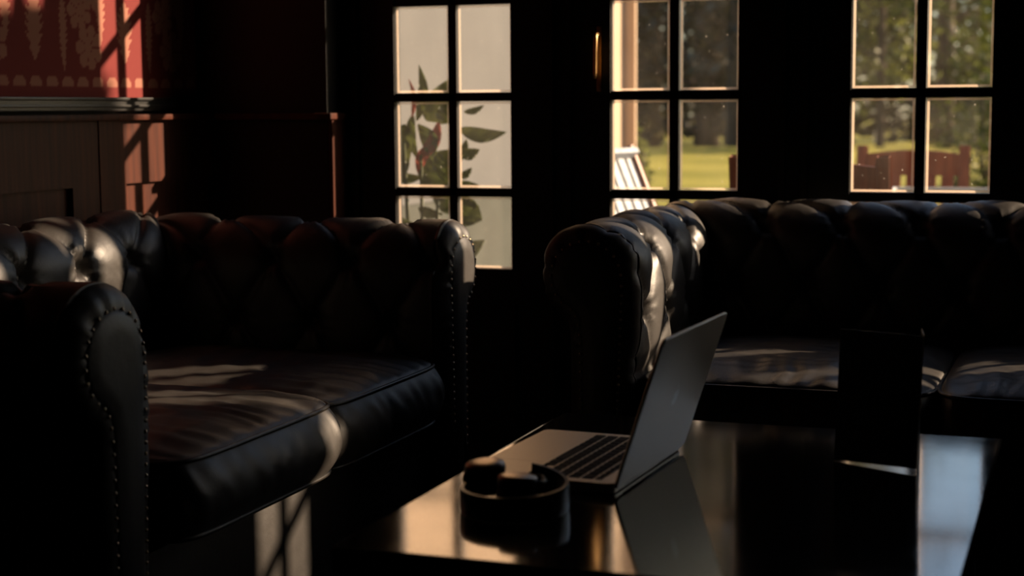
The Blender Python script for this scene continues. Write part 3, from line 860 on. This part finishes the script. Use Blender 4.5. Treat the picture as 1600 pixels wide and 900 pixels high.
# trees: trunk, branches and crown of separate leaves
def tree(name, loc, H, R, low, nleaf, lsz, mat, label, seed, trunk_r=.16, cat='tree', lean=.0, open_=0.0):
    rr = random.Random(seed); root = empty(name, loc); tag(root, label, cat, None)
    b = B(); top = Vector((lean*H, 0, H*.85))
    b.tube([(0, 0, -.1), (lean*H*.2, .05, H*.3), (lean*H*.6, -.05, H*.6), top], [trunk_r*1.2, trunk_r, trunk_r*.7, trunk_r*.2], 10)
    cl = []
    nb = int(14+H)
    for i in range(nb):
        z = low+(H-low)*(i+.5)/nb; a = rr.uniform(0, 2*PI)
        if name == 'conifer': reach = R*(1-(z-low)/(H-low)*.85)
        else: reach = R*math.sqrt(max(.05, 1-((z-(low+H)/2)/((H-low)/2))**2))
        reach *= rr.uniform(.6, 1.05)
        base_ = Vector((lean*z, 0, max(.4, z-reach*.35))); tip = Vector((lean*z+math.cos(a)*reach, math.sin(a)*reach, z))
        b.tube([base_, (base_+tip)/2+Vector((0, 0, .15)), tip], [trunk_r*.28, trunk_r*.16, .015], 5)
        for k in range(5):
            f = rr.uniform(.35, 1.05); cl.append((base_+(tip-base_)*f+Vector([rr.gauss(0, .2*R*.5) for _ in range(3)]), R*rr.uniform(.16, .34)))
    b.build('trunk', 'bark', root, True)
    vs = []; fs = []
    for i in range(nleaf):
        c, rad = rr.choice(cl)
        p = c+Vector((rr.gauss(0, rad*.55), rr.gauss(0, rad*.55), rr.gauss(0, rad*.42)))
        if p.z < low*.6: p.z = low*.6+rr.random()*.4
        d = Vector((rr.gauss(0, 1), rr.gauss(0, 1), rr.gauss(-.3, .7))).normalized(); s = d.orthogonal().normalized()
        s = (Matrix.Rotation(rr.uniform(0, 6.3), 3, d) @ s)
        L = lsz*rr.uniform(.6, 1.3); k = len(vs)
        vs += [p, p+d*L*.5+s*L*.28, p+d*L, p+d*L*.5-s*L*.28]; fs.append((k, k+1, k+2, k+3))
    mesh('crown', vs, fs, mat, root, False)
    return root
def at(px, Y):
    """world x of the ray through a picture column at depth Y (plain trigonometry on the camera heading)"""
    k = (px-800)/2521.07; return Y*(-math.sin(yaw)+math.cos(yaw)*k)/(math.cos(yaw)+math.sin(yaw)*k)
# trees on the lawn; the dark wood closes the view on the left, looser trees stand to the right
T = [
 # name, x, y, H, R, low, nleaf, leaf, mat, label, trunk_r
 ('conifer', -10.2, 38, 15, 4.2, .7, 5200, .34, 'leaf_dark', 'tall dark conifer at the left edge of the wood, beside the white wing', .26),
 ('conifer', -8.3, 36, 16, 4.0, .8, 5200, .34, 'leaf_dark', 'tall dark conifer of the wood, left of the pinkish trunk', .25),
 ('broadleaf_tree', -6.9, 33, 13, 3.4, 2.6, 4200, .30, 'leaf_dark', 'tree with a bare pinkish brown trunk in front of the dark wood', .26),
 ('conifer', -5.6, 38, 15, 4.0, .6, 5200, .34, 'leaf_dark', 'tall dark conifer of the wood, right of the pinkish trunk', .25),
 ('conifer', -12.6, 44, 18, 5.0, .5, 4600, .40, 'leaf_dark', 'tall dark conifer behind the left part of the wood', .3),
 ('conifer', -7.4, 45, 18, 5.0, .5, 4600, .40, 'leaf_dark', 'tall dark conifer behind the middle of the wood', .3),
 ('broadleaf_tree', -5.4, 37, 8.6, 2.6, 1.2, 2300, .24, 'leaf', 'leafy green tree seen at the left side of the right window', .12),
 ('broadleaf_tree', -4.2, 34, 7.2, 1.9, 1.5, 1600, .20, 'leaf_olive', 'slim olive green tree with a thin dark trunk in the right window', .08),
 ('broadleaf_tree', -3.0, 35, 7.0, 2.2, 1.9, 1700, .22, 'leaf', 'tree with a stout dark trunk in the middle of the right pane', .17),
 ('weeping_tree', -1.9, 34, 6.2, 2.1, .2, 2700, .22, 'leaf', 'drooping green tree at the right side of the right window', .10),
 ('broadleaf_tree', -4.6, 52, 8.0, 4.0, .8, 2600, .34, 'leaf_olive', 'pale olive tree far behind the slim tree', .2),
 ('broadleaf_tree', -1.2, 54, 7.0, 4.2, .7, 2600, .34, 'leaf_olive', 'pale olive tree farthest to the right behind the drooping tree', .2),
]
for i, (nm, x, y, H, R_, low, nl, ls, mt, lab, tr) in enumerate(T):
    tree(nm, (x, y, GZ), H, R_, low, nl, ls, mt, lab, 100+i, tr)
def bush(name, loc, R, H, n, lsz, mat, label, seed):
    rr = random.Random(seed); root = empty(name, loc); tag(root, label, 'bush')
    b = B()
    for k in range(7):
        a = k*.9; b.tube([(0, 0, -.05), (math.cos(a)*R*.3, math.sin(a)*R*.3, H*.4), (math.cos(a)*R*.6, math.sin(a)*R*.6, H*.8)], [.02, .015, .006], 6)
    b.build('stem', 'bark', root, True)
    vs = []; fs = []
    for i in range(n):
        u = rr.uniform(0, 2*PI); v = math.acos(rr.uniform(-.2, 1)); r = rr.uniform(.55, 1)**.5
        p = Vector((math.cos(u)*math.sin(v)*R*r, math.sin(u)*math.sin(v)*R*r, max(.03, math.cos(v)*H*r)))
        d = Vector((rr.gauss(0, 1), rr.gauss(0, 1), rr.gauss(.3, .8))).normalized(); s = d.orthogonal().normalized(); s = Matrix.Rotation(rr.uniform(0, 6.3), 3, d) @ s
        L = lsz*rr.uniform(.6, 1.3); k = len(vs); vs += [p, p+d*L*.5+s*L*.3, p+d*L, p+d*L*.5-s*L*.3]; fs.append((k, k+1, k+2, k+3))
    mesh('foliage', vs, fs, mat, root, False)
bush('bush', (-3.06, 11.0, GZ), .13, .95, 900, .07, 'leaf_olive', 'bright green bush just past the corner of the white wing', 5)
# unseen bay tree ball on a stem, added to shade the second window
cy = empty('added_shade_tree', (.80, 5.07, GZ)); tag(cy, 'unseen ball shaped bay tree in a tub, added to shade the second window', 'added potted tree')
b = B(); b.lathe([(.17, 0), (.19, .03), (.23, .38), (.25, .40), (.25, .44), (.22, .44), (.21, .40)], 28); b.build('pot', 'pot', cy, True)
b = B(); b.tube([(0, 0, .38), (.006, 0, 1.4), (0, 0, 2.5)], [.022, .018, .012], 8); b.build('stem', 'bark', cy, True)
rr = random.Random(3); vs = []; fs = []
for i in range(6500):
    d0 = Vector((rr.gauss(0, 1), rr.gauss(0, 1), rr.gauss(0, 1))).normalized(); p = Vector((0, 0, 2.51))+d0*.25*rr.uniform(.1, 1)**.4; p.z = 2.51+(p.z-2.51)*.88
    d = (d0+Vector((rr.gauss(0, .4), rr.gauss(0, .4), rr.gauss(.2, .4)))).normalized(); q = d.orthogonal().normalized(); q = Matrix.Rotation(rr.uniform(0, 6.3), 3, d) @ q
    L = rr.uniform(.04, .075); k = len(vs); vs += [p, p+d*L*.5+q*L*.25, p+d*L, p+d*L*.5-q*L*.25]; fs.append((k, k+1, k+2, k+3))
mesh('foliage', vs, fs, 'leaf_dark', cy, False)
bush('bush', (-1.36, 22, GZ), .42, 1.5, 1600, .09, 'leaf', 'dark green bush on the lawn to the right of the wooden garden chairs', 9)
GR = {'garden_chair': 'wooden garden chairs around the glass table', 'conifer': 'dark conifers of the wood', 'broadleaf_tree': 'leafy trees on the lawn',
      'chesterfield_sofa': 'black tufted leather sofas', 'bush': 'bushes on the lawn'}
for o in bpy.data.objects:
    k = o.name.split('.')[0]
    if o.parent is None and k in GR: o['group'] = GR[k]
